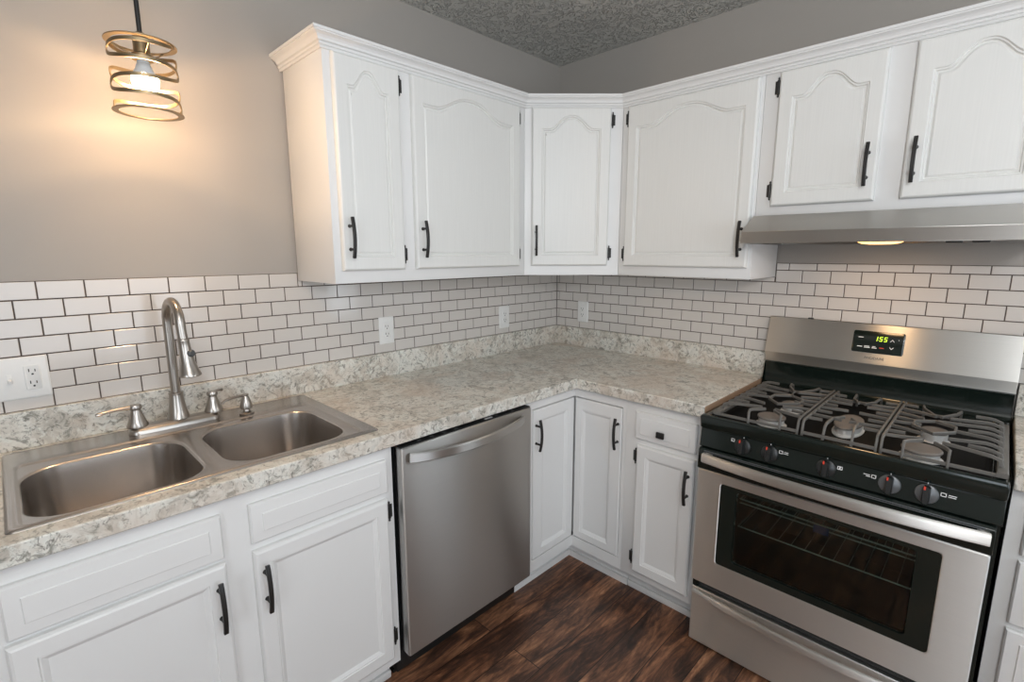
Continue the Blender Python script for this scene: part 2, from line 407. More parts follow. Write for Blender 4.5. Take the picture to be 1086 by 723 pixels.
def bar_pull(F, u, vc, nb, parent, L=0.132, w_=0.0105, bow=0.010, out=0.024):
    """Arched bar handle, upright, on two posts."""
    g = G(); pts = []; n = 12
    for i in range(n+1):
        t = -1+2*i/n; pts.append((u, vc+t*L/2, nb+out+bow*(1-t*t)-0.002))
    s = [(-w_/2, -0.003), (-w_/2+0.0015, -0.0042), (w_/2-0.0015, -0.0042), (w_/2, -0.003), (w_/2, 0.003), (w_/2-0.0015, 0.0042), (-w_/2+0.0015, 0.0042), (-w_/2, 0.003)]
    g.sweep([Vector(p) for p in pts], s, up=(0, 0, 1), F=F)
    for t in (-0.038, 0.038):
        g.lathe([(0.0062, 0), (0.005, 0.004), (0.0042, 0.006), (0.0042, out+bow*0.65)], (u, vc+t, nb), (0, 0, 1), 10, F)
    return g.done('handle', M['bronze'], parent)
def hinge(F, u, vc, nb, parent, L=0.067, side=1):
    g = G()
    g.lathe([(0.0012, -L/2), (0.0034, -L/2+0.004), (0.0022, -L/2+0.008), (0.0046, -L/2+0.011), (0.0046, L/2-0.011), (0.0022, L/2-0.008), (0.0034, L/2-0.004), (0.0012, L/2)], (u, vc, nb+0.004), (0, 1, 0), 10, F)
    g.box((min(u, u+side*0.011), vc-L/2+0.012, nb-0.0005), (max(u, u+side*0.011), vc+L/2-0.012, nb+0.0025), F)
    return g.done('hinge', M['bronze'], parent)

# ------------------------------------------------------------------ wall cupboards
UZ0, UZ1, UF = 1.3375, 2.085, 0.305
def upper_door(F, x0, x1, z0, root, hand, hg, rise=0.055, wf=0.76):
    d = door_mesh(F, x0, x1, z0, 2.0555, UF+0.0006, name='door', parent=root, rise=rise, wf=wf)
    bar_pull(F, x0+0.026 if hand < 0 else x1-0.026, (1.4885 if z0 < 1.5 else 1.713), UF+0.0196, d)
    u = x1+0.008 if hg > 0 else x0-0.008
    for vc in ((2.009, 1.434) if z0 < 1.5 else (2.009, 1.659)): hinge(F, u, vc, UF, d, side=hg)
    return d
def cupboard(loc, label):
    return thing('wall_cabinet', loc, label, 'cabinet')
r = cupboard((-1.07, -0.152, UZ0), 'white two-door wall cupboard above the tiles beside the pendant lamp')
g = G(); g.box((-1.528, UZ0, 0.0098), (-0.612, UZ1, UF), LW, 0.0015); g.done('cabinet_body', M['white'], r)
upper_door(LW, -1.503, -1.262, 1.380, r, -1, 1)
upper_door(LW, -1.210, -0.657, 1.380, r, -1, 1)
r = cupboard((-0.25, -0.25, UZ0), 'white single-door cupboard set diagonally across the room corner')
g = G(); g.prism([(-0.6095, -0.0098), (-0.0098, -0.0098), (-0.0098, -0.6095), (-0.305, -0.6095), (-0.6095, -0.305)], UZ0, UZ1, XYZ); g.done('cabinet_body', M['white'], r)
d = door_mesh(DW_, -0.184, 0.161, 1.381, 2.0595, 0.0006, name='door', parent=r)
bar_pull(DW_, -0.163, 1.492, 0.0196, d)
for vc in (2.009, 1.437): hinge(DW_, 0.170, vc, 0.0, d)
r = cupboard((-0.152, -0.9, UZ0), 'white wall cupboard with one broad door, between the diagonal one and the range hood')
g = G(); g.box((0.612, UZ0, 0.0098), (1.195, UZ1, UF), RW, 0.0015); g.done('cabinet_body', M['white'], r)
upper_door(RW, 0.646, 1.183, 1.380, r, 1, -1)
r = cupboard((-0.152, -1.59, 1.5715), 'short white two-door wall cupboard directly over the steel range hood')
g = G(); g.box((1.1965, 1.5715, 0.0005), (1.985, UZ1, UF), RW, 0.0015); g.done('cabinet_body', M['white'], r)
upper_door(RW, 1.249, 1.558, 1.603, r, 1, -1)
upper_door(RW, 1.625, 1.934, 1.603, r, -1, 1)
# crown moulding carried along all of them
g = G()
path = [(-1.528, -0.001), (-1.528, -0.305), (-0.6095, -0.305), (-0.305, -0.6095), (-0.305, -2.0)]
prof = [(0.0, 2.0585), (0.006, 2.0585), (0.009, 2.064), (0.006, 2.066), (0.011, 2.068), (0.013, 2.073), (0.009, 2.0755), (0.016, 2.078), (0.018, 2.084), (0.023, 2.090), (0.030, 2.094), (0.034, 2.0955), (0.034, 2.0985), (0.038, 2.0995), (0.038, 2.108), (0.0, 2.108)]
ls = []
for i, p in enumerate(path):
    p = Vector(p); d0 = (p-Vector(path[i-1])).normalized() if i else None; d1 = (Vector(path[i+1])-p).normalized() if i < len(path)-1 else None
    nrm = lambda d: Vector((d.y, -d.x))
    n0, n1 = nrm(d0 or d1), nrm(d1 or d0); b = (n0+n1).normalized(); k = 1/b.dot(n0)
    ls.append([(*(p+b*(o*k)), z) for o, z in [(a if a else 0.0004, z) for a, z in prof]])
g.loops(ls, True, True, True); tag(g.done('crown_molding', M['white'], angle=12), 'white crown molding running along the tops of the wall cupboards', 'molding')

# ------------------------------------------------------------------ base cupboards
BZ0, BZ1, BF = 0.105, 0.8655, 0.605
def base_body(F, u0, u1, root):
    g = G(); g.box((u0, BZ0, 0.021), (u1, BZ1, BF), F, 0.001); g.done('cabinet_body', M['white'], root)
    g = G(); g.box((u0+0.001, 0.0, 0.45), (u1-0.001, BZ0-0.0003, 0.533), F); g.box((u0+0.001, 0.0, 0.533), (u1-0.001, 0.028, 0.545), F, 0.004); g.done('toe_kick', M['white'], root)
r = thing('base_cabinet', (-1.98, -0.3, 0), 'white base cupboard with two doors and two false drawer fronts under the sink', 'cabinet')
g = G()
for lo, hi in (((-2.425, BZ0, 0.021), (-1.531, 0.70, BF)), ((-2.425, 0.70, 0.590), (-1.531, BZ1, BF)), ((-2.425, 0.70, 0.021), (-2.385, BZ1, 0.590)), ((-1.548, 0.70, 0.021), (-1.531, BZ1, 0.590))): g.box(lo, hi, LW)
g.done('cabinet_body', M['white'], r)
g = G(); g.box((-2.424, 0.0, 0.45), (-1.532, BZ0-0.0003, 0.533), LW); g.box((-2.424, 0, 0.533), (-1.532, 0.028, 0.545), LW, 0.004); g.done('toe_kick', M['white'], r)
NB = BF+0.0006
shk = dict(rise=0, ins=(0.040, 0.040, 0.043, 0.040), style='shaker', m='white', edge=0.008)
flat_front(LW, -2.386, -2.009, 0.709, 0.822, NB, 'drawer_front', r); flat_front(LW, -1.9465, -1.555, 0.7165, 0.822, NB, 'drawer_front', r)
d = door_mesh(LW, -2.390, -2.008, 0.140, 0.6985, NB, parent=r, **shk); bar_pull(LW, -2.031, 0.600, BF+0.0196, d)
d = door_mesh(LW, -1.9465, -1.558, 0.140, 0.6955, NB, parent=r, **shk); bar_pull(LW, -1.925, 0.597, BF+0.0196, d)
for vc in (0.648, 0.210): hinge(LW, -1.549, vc, BF, d, side=1)
# corner carousel cupboard
r = thing('corner_cabinet', (-0.45, -0.45, 0), 'white corner base cupboard with two doors meeting at the inside corner', 'cabinet')
CF = 0.578
g = G(); g.prism([(-0.925, -0.021), (-0.021, -0.021), (-0.021, -0.866), (-CF, -0.866), (-CF, -CF), (-0.925, -CF)], BZ0, BZ1, XYZ); g.done('cabinet_body', M['white'], r)
g = G()
for F, u1, s0 in ((lambda u, v, n: LW(-u, v, n), 0.925, 0.8825), (RW, 0.866, 0.8505)):
    g.box((CF, 0.8215, CF), (u1, BZ1, BF), F); g.box((CF, BZ0, CF), (u1, 0.1555, BF), F); g.box((s0, 0.1555, CF), (u1, 0.8215, BF), F)
g.done('face_frame', M['white'], r)
g = G(); g.prism([(-0.924, -0.45), (-0.45, -0.45), (-0.45, -0.865), (-0.533, -0.865), (-0.533, -0.533), (-0.924, -0.533)], 0, BZ0-0.0003, XYZ)
g.prism([(-0.924, -0.533), (-0.533, -0.533), (-0.533, -0.865), (-0.545, -0.865), (-0.545, -0.545), (-0.924, -0.545)], 0, 0.028, XYZ); g.done('toe_kick', M['white'], r)
cd = dict(rise=0, style='shaker', m='white', edge=0.004, th=0.019)
d = door_mesh(LW, -0.8785, -0.610, 0.1585, 0.8165, 0.5885, ins=(0.055, 0.045, 0.035, 0.045), parent=r, **cd); bar_pull(LW, -0.862, 0.7125, 0.6077, d)
d = door_mesh(RW, 0.610, 0.8465, 0.1585, 0.8165, 0.5885, ins=(0.035, 0.050, 0.035, 0.048), parent=r, **cd); bar_pull(RW, 0.830, 0.7095, 0.6077, d)
r = thing('base_cabinet', (-0.3, -1.03, 0), 'narrow white base cupboard with one drawer and one door beside the gas range', 'cabinet')
base_body(RW, 0.8663, 1.1925, r)
d = flat_front(RW, 0.9155, 1.1640, 0.714, 0.826, NB, 'drawer', r, ins=0.024)
g = G(); g.lathe([(0.006, 0), (0.006, 0.012)], (1.0335, 0.7595, 0.6247), (0, 0, 1), 10, RW); g.box((1.0175, 0.7475, 0.636), (1.0495, 0.7715, 0.646), RW, 0.003); g.done('knob', M['bronze'], d)
d = door_mesh(RW, 0.926, 1.1645, 0.140, 0.690, NB, parent=r, **shk); bar_pull(RW, 1.1450, 0.588, BF+0.0196, d)
for vc in (0.637, 0.195): hinge(RW, 0.917, vc, BF, d, side=-1)
r = thing('base_cabinet', (-0.3, -2.12, 0), 'white three-drawer base cupboard beyond the gas range, partly in view', 'cabinet')
base_body(RW, 1.968, 2.28, r)
for z0, z1 in ((0.695, 0.822), (0.507, 0.680), (0.140, 0.491)): flat_front(RW, 2.000, 2.25, z0, z1, NB, 'drawer', r)

# ------------------------------------------------------------------ worktops
CT0, CT1 = 0.866, 0.910
def grid_solid(g, xs, ys, filled, z0, z1):
    V = {}
    def v(i, j, z):
        k = (i, j, z)
        if k not in V: V[k] = g.bm.verts.new((xs[i], ys[j], z))
        return V[k]
    nx, ny = len(xs)-1, len(ys)-1; ok = lambda i, j: 0 <= i < nx and 0 <= j < ny and filled(i, j)
    for i in range(nx):
        for j in range(ny):
            if not ok(i, j): continue
            g.face([v(i, j, z1), v(i+1, j, z1), v(i+1, j+1, z1), v(i, j+1, z1)]); g.face([v(i, j+1, z0), v(i+1, j+1, z0), v(i+1, j, z0), v(i, j, z0)])
            for di, dj, a, b in ((-1, 0, (i, j+1), (i, j)), (1, 0, (i+1, j), (i+1, j+1)), (0, -1, (i, j), (i+1, j)), (0, 1, (i+1, j+1), (i, j+1))):
                if not ok(i+di, j+dj): g.face([v(*a, z0), v(*b, z0), v(*b, z1), v(*a, z1)])
r = thing('countertop', (-1.2, -0.3, CT0), 'L-shaped mottled grey stone-look worktop running from the sink round the corner to the range', 'countertop')
g = G()
xs = [-2.445, -2.345, -1.575, -0.637, -0.0005]; ys = [-1.1935, -0.637, -0.572, -0.185, -0.0005]
grid_solid(g, xs, ys, lambda i, j: (j > 0 and not (i == 1 and j == 2)) or i == 3, CT0, CT1)
g.done('worktop', M['stone'], r, bevel=0.003)
g = G(); g.box((0.637, CT0+0.002, 0), (0.638, CT1-0.002, 0.001), RW)
g.bm.clear(); g.box((-0.634, -1.1948, CT0+0.0015), (-0.021, -1.1934, CT1-0.003)); g.done('raw_edge', M['particle'], r)
g = G(); g.prism([(-2.445, -0.0005), (-2.445, -0.020), (-0.020, -0.020), (-0.020, -1.1935), (-0.0005, -1.1935), (-0.0005, -0.0005)], CT1-0.0005, Z0, XYZ)
g.done('splash_ledge', M['stone'], r, bevel=0.002)
r = thing('countertop', (-0.3, -2.13, CT0), 'mottled grey worktop beyond the gas range, cut off by the picture edge', 'countertop')
g = G(); g.box((1.9665, CT0, 0.0005), (2.3, CT1, 0.637), RW); g.done('worktop', M['stone'], r, bevel=0.003)
g = G(); g.box((1.9665, CT1-0.0005, 0.0005), (2.3, Z0, 0.020), RW); g.done('splash_ledge', M['stone'], r, bevel=0.002)

# ------------------------------------------------------------------ sink, faucet, soap pump
SX0, SX1, SY0, SY1 = -2.363, -1.557, -0.590, -0.050
r = thing('kitchen_sink', ((SX0+SX1)/2, (SY0+SY1)/2, 0.91), 'stainless steel double-bowl sink set into the grey worktop under the pendant lamp', 'sink')
g = G(); k = 6
def RR(d, z, rad): return [(x, y, z) for x, y in rrect(SX0+d, SX1-d, SY0+d, SY1-d, rad, k)]
def RI(d, z, rad): return [(x, y, z) for x, y in rrect(-2.347+d, -1.597-d, -0.578+d, -0.168-d, rad, k)]
g.loops([RR(0, 0.9102, 0.012), RR(0.002, 0.9135, 0.012), RR(0.006, 0.9155, 0.011), RR(0.010, 0.9140, 0.010), RR(0.012, 0.9138, 0.010), RI(-0.001, 0.9140, 0.02), RI(0.002, 0.9150, 0.02), RI(0.0045, 0.9145, 0.02), RI(0.009, 0.9108, 0.018), RI(0.010, 0.9105, 0.018)])
bowls = [(-2.3375, -2.001, -0.560, -0.2165), (-1.955, -1.622, -0.552, -0.206)]
halves = [(-2.337, -1.978), (-1.978, -1.607)]
for (hx0, hx1), (bx0, bx1, by0, by1) in zip(halves, bowls):
    # the flat land round each bowl, its rolled lip
    out = [(x, y, 0.9105) for x, y in rrect(hx0, hx1, -0.568, -0.178, 0.0185 if True else 0, k)]
    out = []
    for cx, cy, a0, rad in ((hx1, -0.178, 0, 0.018 if hx1 > -1.7 else 0.0002), (hx0, -0.178, PI/2, 0.018 if hx0 < -2.2 else 0.0002), (hx0, -0.568, PI, 0.018 if hx0 < -2.2 else 0.0002), (hx1, -0.568, 1.5*PI, 0.018 if hx1 > -1.7 else 0.0002)):
        sx = -1 if a0 in (0, 1.5*PI) else 1; sy = -1 if a0 in (0, PI/2) else 1
        out += [(cx+sx*rad+rad*math.cos(a0+PI/2*i/k), cy+sy*rad+rad*math.sin(a0+PI/2*i/k), 0.9105) for i in range(k+1)]
    def BL(d, z, rad): return [(x, y, z) for x, y in rrect(bx0+d, bx1-d, by0+d, by1-d, rad, k)]
    g.loops([out, BL(-0.004, 0.9105, 0.085), BL(0.0, 0.9092, 0.083), BL(0.003, 0.905, 0.08)])
g.done('rim', M['steel_sink'], r, angle=50)
for bx0, bx1, by0, by1 in bowls:
    def BL(d, z, rad): return [(x, y, z) for x, y in rrect(bx0+d, bx1-d, by0+d, by1-d, rad, k)]
    g = G(); g.loops([BL(0.003, 0.905, 0.08), BL(0.006, 0.88, 0.077), BL(0.014, 0.77, 0.07), BL(0.020, 0.745, 0.064), BL(0.032, 0.733, 0.052), BL(0.05, 0.729, 0.036), BL(0.10, 0.727, 0.03)], False, True)
    b = g.done('basin', M['steel_sink'], r, angle=60)
    cx, cy = (bx0+bx1)/2, (by0+by1)/2+0.02
    g = G(); g.lathe([(0.044, 0.0), (0.044, 0.003), (0.036, 0.003), (0.033, 0.0008), (0.012, 0.0008), (0.012, 0.010), (0.0, 0.011)], (cx, cy, 0.7273)); g.done('drain', M['nickel'], b)
# faucet
FX, FY, FZ = -1.972, -0.100, 0.9142
r = thing('kitchen_faucet', (FX, FY, FZ), 'brushed nickel gooseneck pull-down faucet with two lever handles behind the sink', 'faucet')
g = G(); bp = rrect(FX-0.127, FX+0.113, FY-0.036, FY+0.022, 0.026, 6)
def off2(d): return rrect(FX-0.127+d, FX+0.113-d, FY-0.036+d, FY+0.022-d, 0.026-d, 6)
g.loops([[(x, y, FZ) for x, y in off2(0)], [(x, y, FZ+0.010) for x, y in off2(0.001)], [(x, y, FZ+0.013) for x, y in off2(0.003)], [(x, y, FZ+0.015) for x, y in off2(0.006)], [(x, y, FZ+0.020) for x, y in off2(0.009)], [(x, y, FZ+0.022) for x, y in off2(0.013)]], True, True)
g.done('deck_plate', M['nickel'], r)
g = G(); g.lathe([(0.030, 0.0), (0.031, 0.004), (0.028, 0.012), (0.023, 0.035), (0.0195, 0.062), (0.0185, 0.078), (0.020, 0.080), (0.020, 0.084), (0.014, 0.086)], (FX+0.003, FY, FZ+0.018)); g.done('spout_base', M['nickel'], r)
pts = [(FX+0.003, FY, FZ+0.095+0.02*i) for i in range(12)]
R0, zc = 0.064, 1.2365
pts = [(FX+0.003, FY, z) for z in (1.0, 1.05, 1.1, 1.15, 1.2)] + [(FX+0.003+0.003*(1-math.cos(a)), FY-R0+R0*math.cos(a), zc+R0*math.sin(a)) for a in [PI*i/20 for i in range(21)]] + [(FX+0.0095, FY-2*R0-0.002, 1.215), (FX+0.0105, FY-2*R0-0.004, 1.196)]
g = G(); g.tube(pts, 0.0130, 16); g.done('spout', M['nickel'], r)
a = PI*0.9; tip = Vector(pts[-1]); dr = Vector((0.05, -0.10, -1)).normalized()
g = G(); g.lathe([(0.0135, -0.004), (0.0155, 0.0), (0.0155, 0.004), (0.0148, 0.006), (0.0155, 0.022), (0.0170, 0.046), (0.0205, 0.070), (0.0275, 0.094), (0.0295, 0.100), (0.0295, 0.104), (0.027, 0.106), (0.025, 0.103)], tip, dr, 22); h = g.done('spray_head', M['nickel'], r)
bn = tip+dr*0.040; side = Vector((0.55, -0.75, 0.05)).normalized()
g = G(); g.lathe([(0.0105, 0.010), (0.0105, 0.020), (0.009, 0.0225), (0.0, 0.023)], bn, side, 16); g.done('spray_button', M['knobring'], h)
for hx, ang in ((FX-0.102, PI*1.06), (FX+0.100, PI*0.22)):
    g = G(); c = (hx, FY-0.004, FZ+0.020)
    g.lathe([(0.0265, 0.0), (0.027, 0.004), (0.0225, 0.016), (0.0165, 0.036), (0.0125, 0.048), (0.0125, 0.052), (0.0155, 0.054), (0.0165, 0.060), (0.014, 0.066), (0.0, 0.067)], c)
    b = g.done('valve_handle', M['nickel'], r)
    L = 0.095 if ang > 2 else 0.05
    dx, dy = math.cos(ang), math.sin(ang)
    g = G(); ps = [(hx+dx*t*L, FY-0.004+dy*t*L, FZ+0.080+0.004*math.sin(t*2.5)-0.004*t) for t in (0.0, 0.2, 0.4, 0.6, 0.8, 0.93, 1.0)]
    g.tube(ps, 0.005, 10, rs=[0.0075, 0.0058, 0.0048, 0.0044, 0.0044, 0.0058, 0.0035]); g.done('lever', M['nickel'], b)
r = thing('soap_dispenser', (-1.785, -0.138, 0.9142), 'small brushed nickel soap pump on the sink ledge beside the faucet', 'soap dispenser')
g = G(); c = (-1.785, -0.138, 0.9142)
g.lathe([(0.022, 0.0), (0.0225, 0.003), (0.018, 0.006), (0.011, 0.009), (0.010, 0.015), (0.019, 0.019), (0.0195, 0.024), (0.016, 0.040), (0.011, 0.054), (0.0085, 0.060), (0.010, 0.062), (0.010, 0.066), (0.0, 0.067)], c); g.done('pump_body', M['nickel'], r)
g = G(); g.tube([(-1.785, -0.138, 0.9745), (-1.80, -0.144, 0.978), (-1.83, -0.155, 0.9795), (-1.855, -0.164, 0.977), (-1.863, -0.167, 0.970)], 0.0045, 10); g.done('pump_nozzle', M['nickel'], r)

# ------------------------------------------------------------------ dishwasher
r = thing('dishwasher', (-1.225, -0.35, 0), 'stainless steel dishwasher with a bowed handle between the sink cupboard and the corner', 'dishwasher')
g = G(); g.box((-1.521, 0.130, 0.05), (-0.930, 0.848, 0.602), LW); g.done('tub_body', M['black'], r)
g = G()
def dwp(d, n): return [(x, z, n) for x, z in rrect(-1.5205+d, -0.9325-d, 0.132+d, 0.8530-d, 0.006, 4)]
g.loops([dwp(0.0, 0.606), dwp(0.0, 0.640), dwp(0.0015, 0.6435), dwp(0.004, 0.645)], True, True, True, LW); dd = g.done('door', M['steel_x'], r, angle=18)
g = G(); g.box((-1.519, 0.8532, 0.600), (-0.934, 0.8560, 0.641), LW, 0.0008)
g.done('control_strip', M['black'], dd)
for i, x in enumerate((-1.45, -1.40, -1.35, -1.30, -1.16, -1.11, -1.03)):
    g = G(); g.box((x, 0.8560, 0.622), (x+(0.035 if i == 4 else 0.014), 0.8566, 0.632), LW); g.done('touch_button', M['knobring'] if i != 4 else M['mark'], dd)
g = G(); n = 24; ps = []
for i in range(n+1):
    t = -1+2*i/n; b = 1-t*t
    ps.append((-1.240+t*0.255, 0.8185-0.007*b, 0.651+0.042*b**0.8))
sec = [(-0.006, -0.012), (-0.003, -0.0155), (0.003, -0.0155), (0.006, -0.012), (0.006, 0.012), (0.003, 0.0155), (-0.003, 0.0155), (-0.006, 0.012)]
g.sweep(ps, sec, up=(0, 1, 0), F=LW); g.done('handle', M['steel_x'], dd, angle=40)
g = G(); g.box((-1.515, 0.012, 0.40), (-0.935, 0.1265, 0.555), LW, 0.003); g.box((-1.5195, 0.0, 0.42), (-0.9305, 0.0125, 0.535), LW); g.done('toe_panel', M['black'], r)

# ------------------------------------------------------------------ gas range
U0, U1 = 1.1985, 1.9605; UC = (U0+U1)/2
r = thing('gas_range', (-0.35, -UC, 0), 'freestanding gas range in stainless steel and black with five burners under the hood', 'stove')
g = G()
g.box((U0+0.003, 0.012, 0.03), (U0+0.02, 0.84, 0.655), RW); g.box((U1-0.02, 0.012, 0.03), (U1-0.003, 0.84, 0.655), RW)
g.box((U0+0.02, 0.012, 0.03), (U1-0.02, 0.84, 0.05), RW); g.box((U0+0.02, 0.012, 0.05), (U1-0.02, 0.262, 0.620), RW); g.box((U0+0.02, 0.70, 0.05), (U1-0.02, 0.84, 0.650), RW)
g.box((U0+0.02, 0.262, 0.60), (1.315, 0.70, 0.650), RW); g.box((1.83, 0.262, 0.60), (U1-0.02, 0.70, 0.650), RW)
for a in (U0+0.05, U1-0.05):
    for b in (0.1, 0.58): g.lathe([(0.016, 0), (0.016, 0.012)], (a, 0.0, b), (0, 1, 0), 12, RW)
g.done('range_body', M['enamel'], r)
g = G(); g.box((1.3152, 0.2622, 0.10), (1.8298, 0.2665, 0.6), RW); g.box((1.3152, 0.695, 0.10), (1.8298, 0.6995, 0.6), RW); g.box((1.3152, 0.2665, 0.096), (1.8298, 0.695, 0.10), RW)
g.box((1.3110, 0.2665, 0.10), (1.3152, 0.695, 0.5995), RW); g.box((1.8298, 0.2665, 0.10), (1.834, 0.695, 0.5995), RW); g.done('oven_cavity', M['cavity'], r)
for zr in (0.590, 0.487):
    g = G()
    g.tube([(1.322, zr, 0.588), (1.823, zr, 0.588)], 0.0028, 8, RW); g.tube([(1.322, zr-0.012, 0.592), (1.823, zr-0.012, 0.592)], 0.0022, 8, RW) if zr > 0.55 else None
    g.tube([(1.322, zr, 0.13), (1.823, zr, 0.13)], 0.0028, 8, RW)
    for i in range(13): g.tube([(1.332+0.0401*i, zr+0.003, 0.13), (1.332+0.0401*i, zr+0.003, 0.590)], 0.0013, 6, RW)
    for u in (1.322, 1.823): g.tube([(u, zr, 0.13), (u, zr, 0.588)], 0.0028, 8, RW)
    g.done('oven_rack', M['chrome'], r)
# cooktop pan: front fascia, rim and sunk well
g = G()
def well(d, z, rad): return [(u, z, n) for u, n in rrect(U0+0.026+d, U1-0.026-d, 0.085+d, 0.668-0.012*0-d, rad, 5)]
def rimr(d, z, n1): return [(u, z, n) for u, n in rrect(U0+d, U1-d, 0.035, n1, 0.006, 5)]
def rimo(d, z, n1, rad=0.006): return [(u, z, n) for u, n in rrect(U0+d, U1-d, 0.035, n1, rad, 5)]
NW = 0.640
def well(d, z, rad): return [(u, z, n) for u, n in rrect(U0+0.024+d, U1-0.024-d, 0.075+d, 0.668-d, rad, 5)]
CFN = 0.686
g.loops([rimo(0.001, 0.8465, CFN-0.012), rimo(0.0, 0.850, CFN-0.010), rimo(0.0, 0.884, CFN-0.004), rimo(0.002, 0.8905, CFN-0.006), rimo(0.006, 0.8935, CFN-0.011), well(0, 0.8935, 0.02), well(0.004, 0.890, 0.018), well(0.008, 0.8805, 0.016)], True, True, True, RW)
ct = g.done('cooktop', M['enamel'], r, angle=40)
g = G(); g.loops([well(0.009, 0.8806, 0.016), well(0.010, 0.8813, 0.016)], False, True, True, RW); g.done('burner_pan', M['pan'], ct)
# control panel
g = G(); poly = [(0.64, 0.7765), (0.668, 0.7765), (0.672, 0.780), (0.664, 0.842), (0.660, 0.8455), (0.64, 0.8455)]
g.prism(poly, U0+0.001, U1-0.001, lambda n, z, u: RW(u, z, n)); cp = g.done('control_panel', M['enamel'], r, bevel=0.0015)
def CPN(z): return 0.672+(0.664-0.672)*(z-0.780)/0.062
CPA = Vector((0, 0.992, -0.128))
def CPF(u, v, n):   # on the sloped control panel: v is height
    return RW(u, v+n*0.128, CPN(v)+n*0.992)
for i, u in enumerate((1.342, 1.4245, 1.5805, 1.732, 1.811)):
    zk = 0.8125
    c = CPF(u, zk, 0.0004); ax = (RW(0, 0.128, 0.992)).normalized()
    g = G(); g.lathe([(0.0255, 0.0), (0.0260, 0.002), (0.0245, 0.005), (0.022, 0.0065), (0.0, 0.0067)], c, ax, 28); kb = g.done('control_knob', M['knobring'] if i > 2 else M['knob'], r)
    g = G()
    def grip(w_, h_, n): return [CPF(u+a, zk+b, n) for a, b in rrect(-w_, w_, -h_, h_, w_*0.95, 4)]
    g.loops([grip(0.0085, 0.0245, 0.0058), grip(0.0078, 0.0235, 0.022), grip(0.0062, 0.0215, 0.0255)], True, True); g.done('grip', M['knob'], kb)
    g = G(); g.box((u-0.0058, zk+0.014, 0.0200), (u-0.0016, zk+0.0225, 0.0260), CPF); g.done('red_mark', M['red'], kb)
    g = G(); g.box((u-0.0010, zk+0.0262, -0.0003), (u+0.0012, zk+0.0308, 0.0004), CPF); g.done('pointer_mark', M['mark'], kb)
def sym(u, v, w_, h_, fill):
    g = G(); t = 0.0018
    for lo, hi in (((u-w_/2, v-h_/2), (u+w_/2, v-h_/2+t)), ((u-w_/2, v+h_/2-t), (u+w_/2, v+h_/2)), ((u-w_/2, v-h_/2), (u-w_/2+t, v+h_/2)), ((u+w_/2-t, v-h_/2), (u+w_/2, v+h_/2))): g.box((*lo, -0.0003), (*hi, 0.0004), CPF)
    for lo, hi in fill: g.box((u+lo[0], v+lo[1], -0.0003), (u+hi[0], v+hi[1], 0.0004), CPF)
    g.done('burner_symbol', M['mark'], cp)
sym(1.3085, 0.825, 0.011, 0.010, [((-0.004, -0.004), (-0.001, -0.001))])
sym(1.4555, 0.8245, 0.011, 0.010, [((0.009, 0.001), (0.021, 0.0028)), ((0.007, -0.0035), (0.021, -0.0018))])
sym(1.6140, 0.8215, 0.013, 0.010, [((-0.0016, -0.003), (0.0016, 0.003))])
sym(1.6950, 0.8215, 0.011, 0.010, [((-0.024, 0.001), (-0.009, 0.0028)), ((-0.018, -0.0035), (-0.008, -0.0015))])
sym(1.8445, 0.8205, 0.012, 0.010, [((0.010, 0.001), (0.026, 0.0028)), ((0.009, -0.0035), (0.025, -0.0018))])
# burners
def burner(u, n, rb, rc, z=0.880, oval=1.0, h=0.021):
    g = G(); c = RW(u, z, n)
    g.lathe([(rb*1.15, 0.0), (rb*1.15, 0.003), (rb*0.95, 0.005), (rb*0.95, h), (rb*0.8, h+0.001)], c, (0, 0, 1), 36, sx=oval)
    b = g.done('burner', M['alu'], r)
    g = G(); g.lathe([(rc*0.96, 0.0), (rc, 0.002), (rc, 0.006), (rc*0.94, 0.0085), (rc*0.6, 0.0095), (0, 0.0095)], c+Vector((0, 0, h+0.0012)), (0, 0, 1), 36, sx=oval)
    g.done('burner_cap', M['cap'], b)
    g = G(); g.tube([c+Vector((rb*oval*0.8, rb*0.75, 0.0)), c+Vector((rb*oval*0.8, rb*0.75, h+0.004))], 0.003, 8); g.done('igniter', M['mark'], b)
burner(1.396, 0.585, 0.040, 0.042); burner(1.404, 0.385, 0.032, 0.034); burner(UC+0.012, 0.475, 0.036, 0.038, oval=2.3, h=0.022)
burner(1.783, 0.592, 0.043, 0.046); burner(1.795, 0.400, 0.034, 0.032, h=0.026)
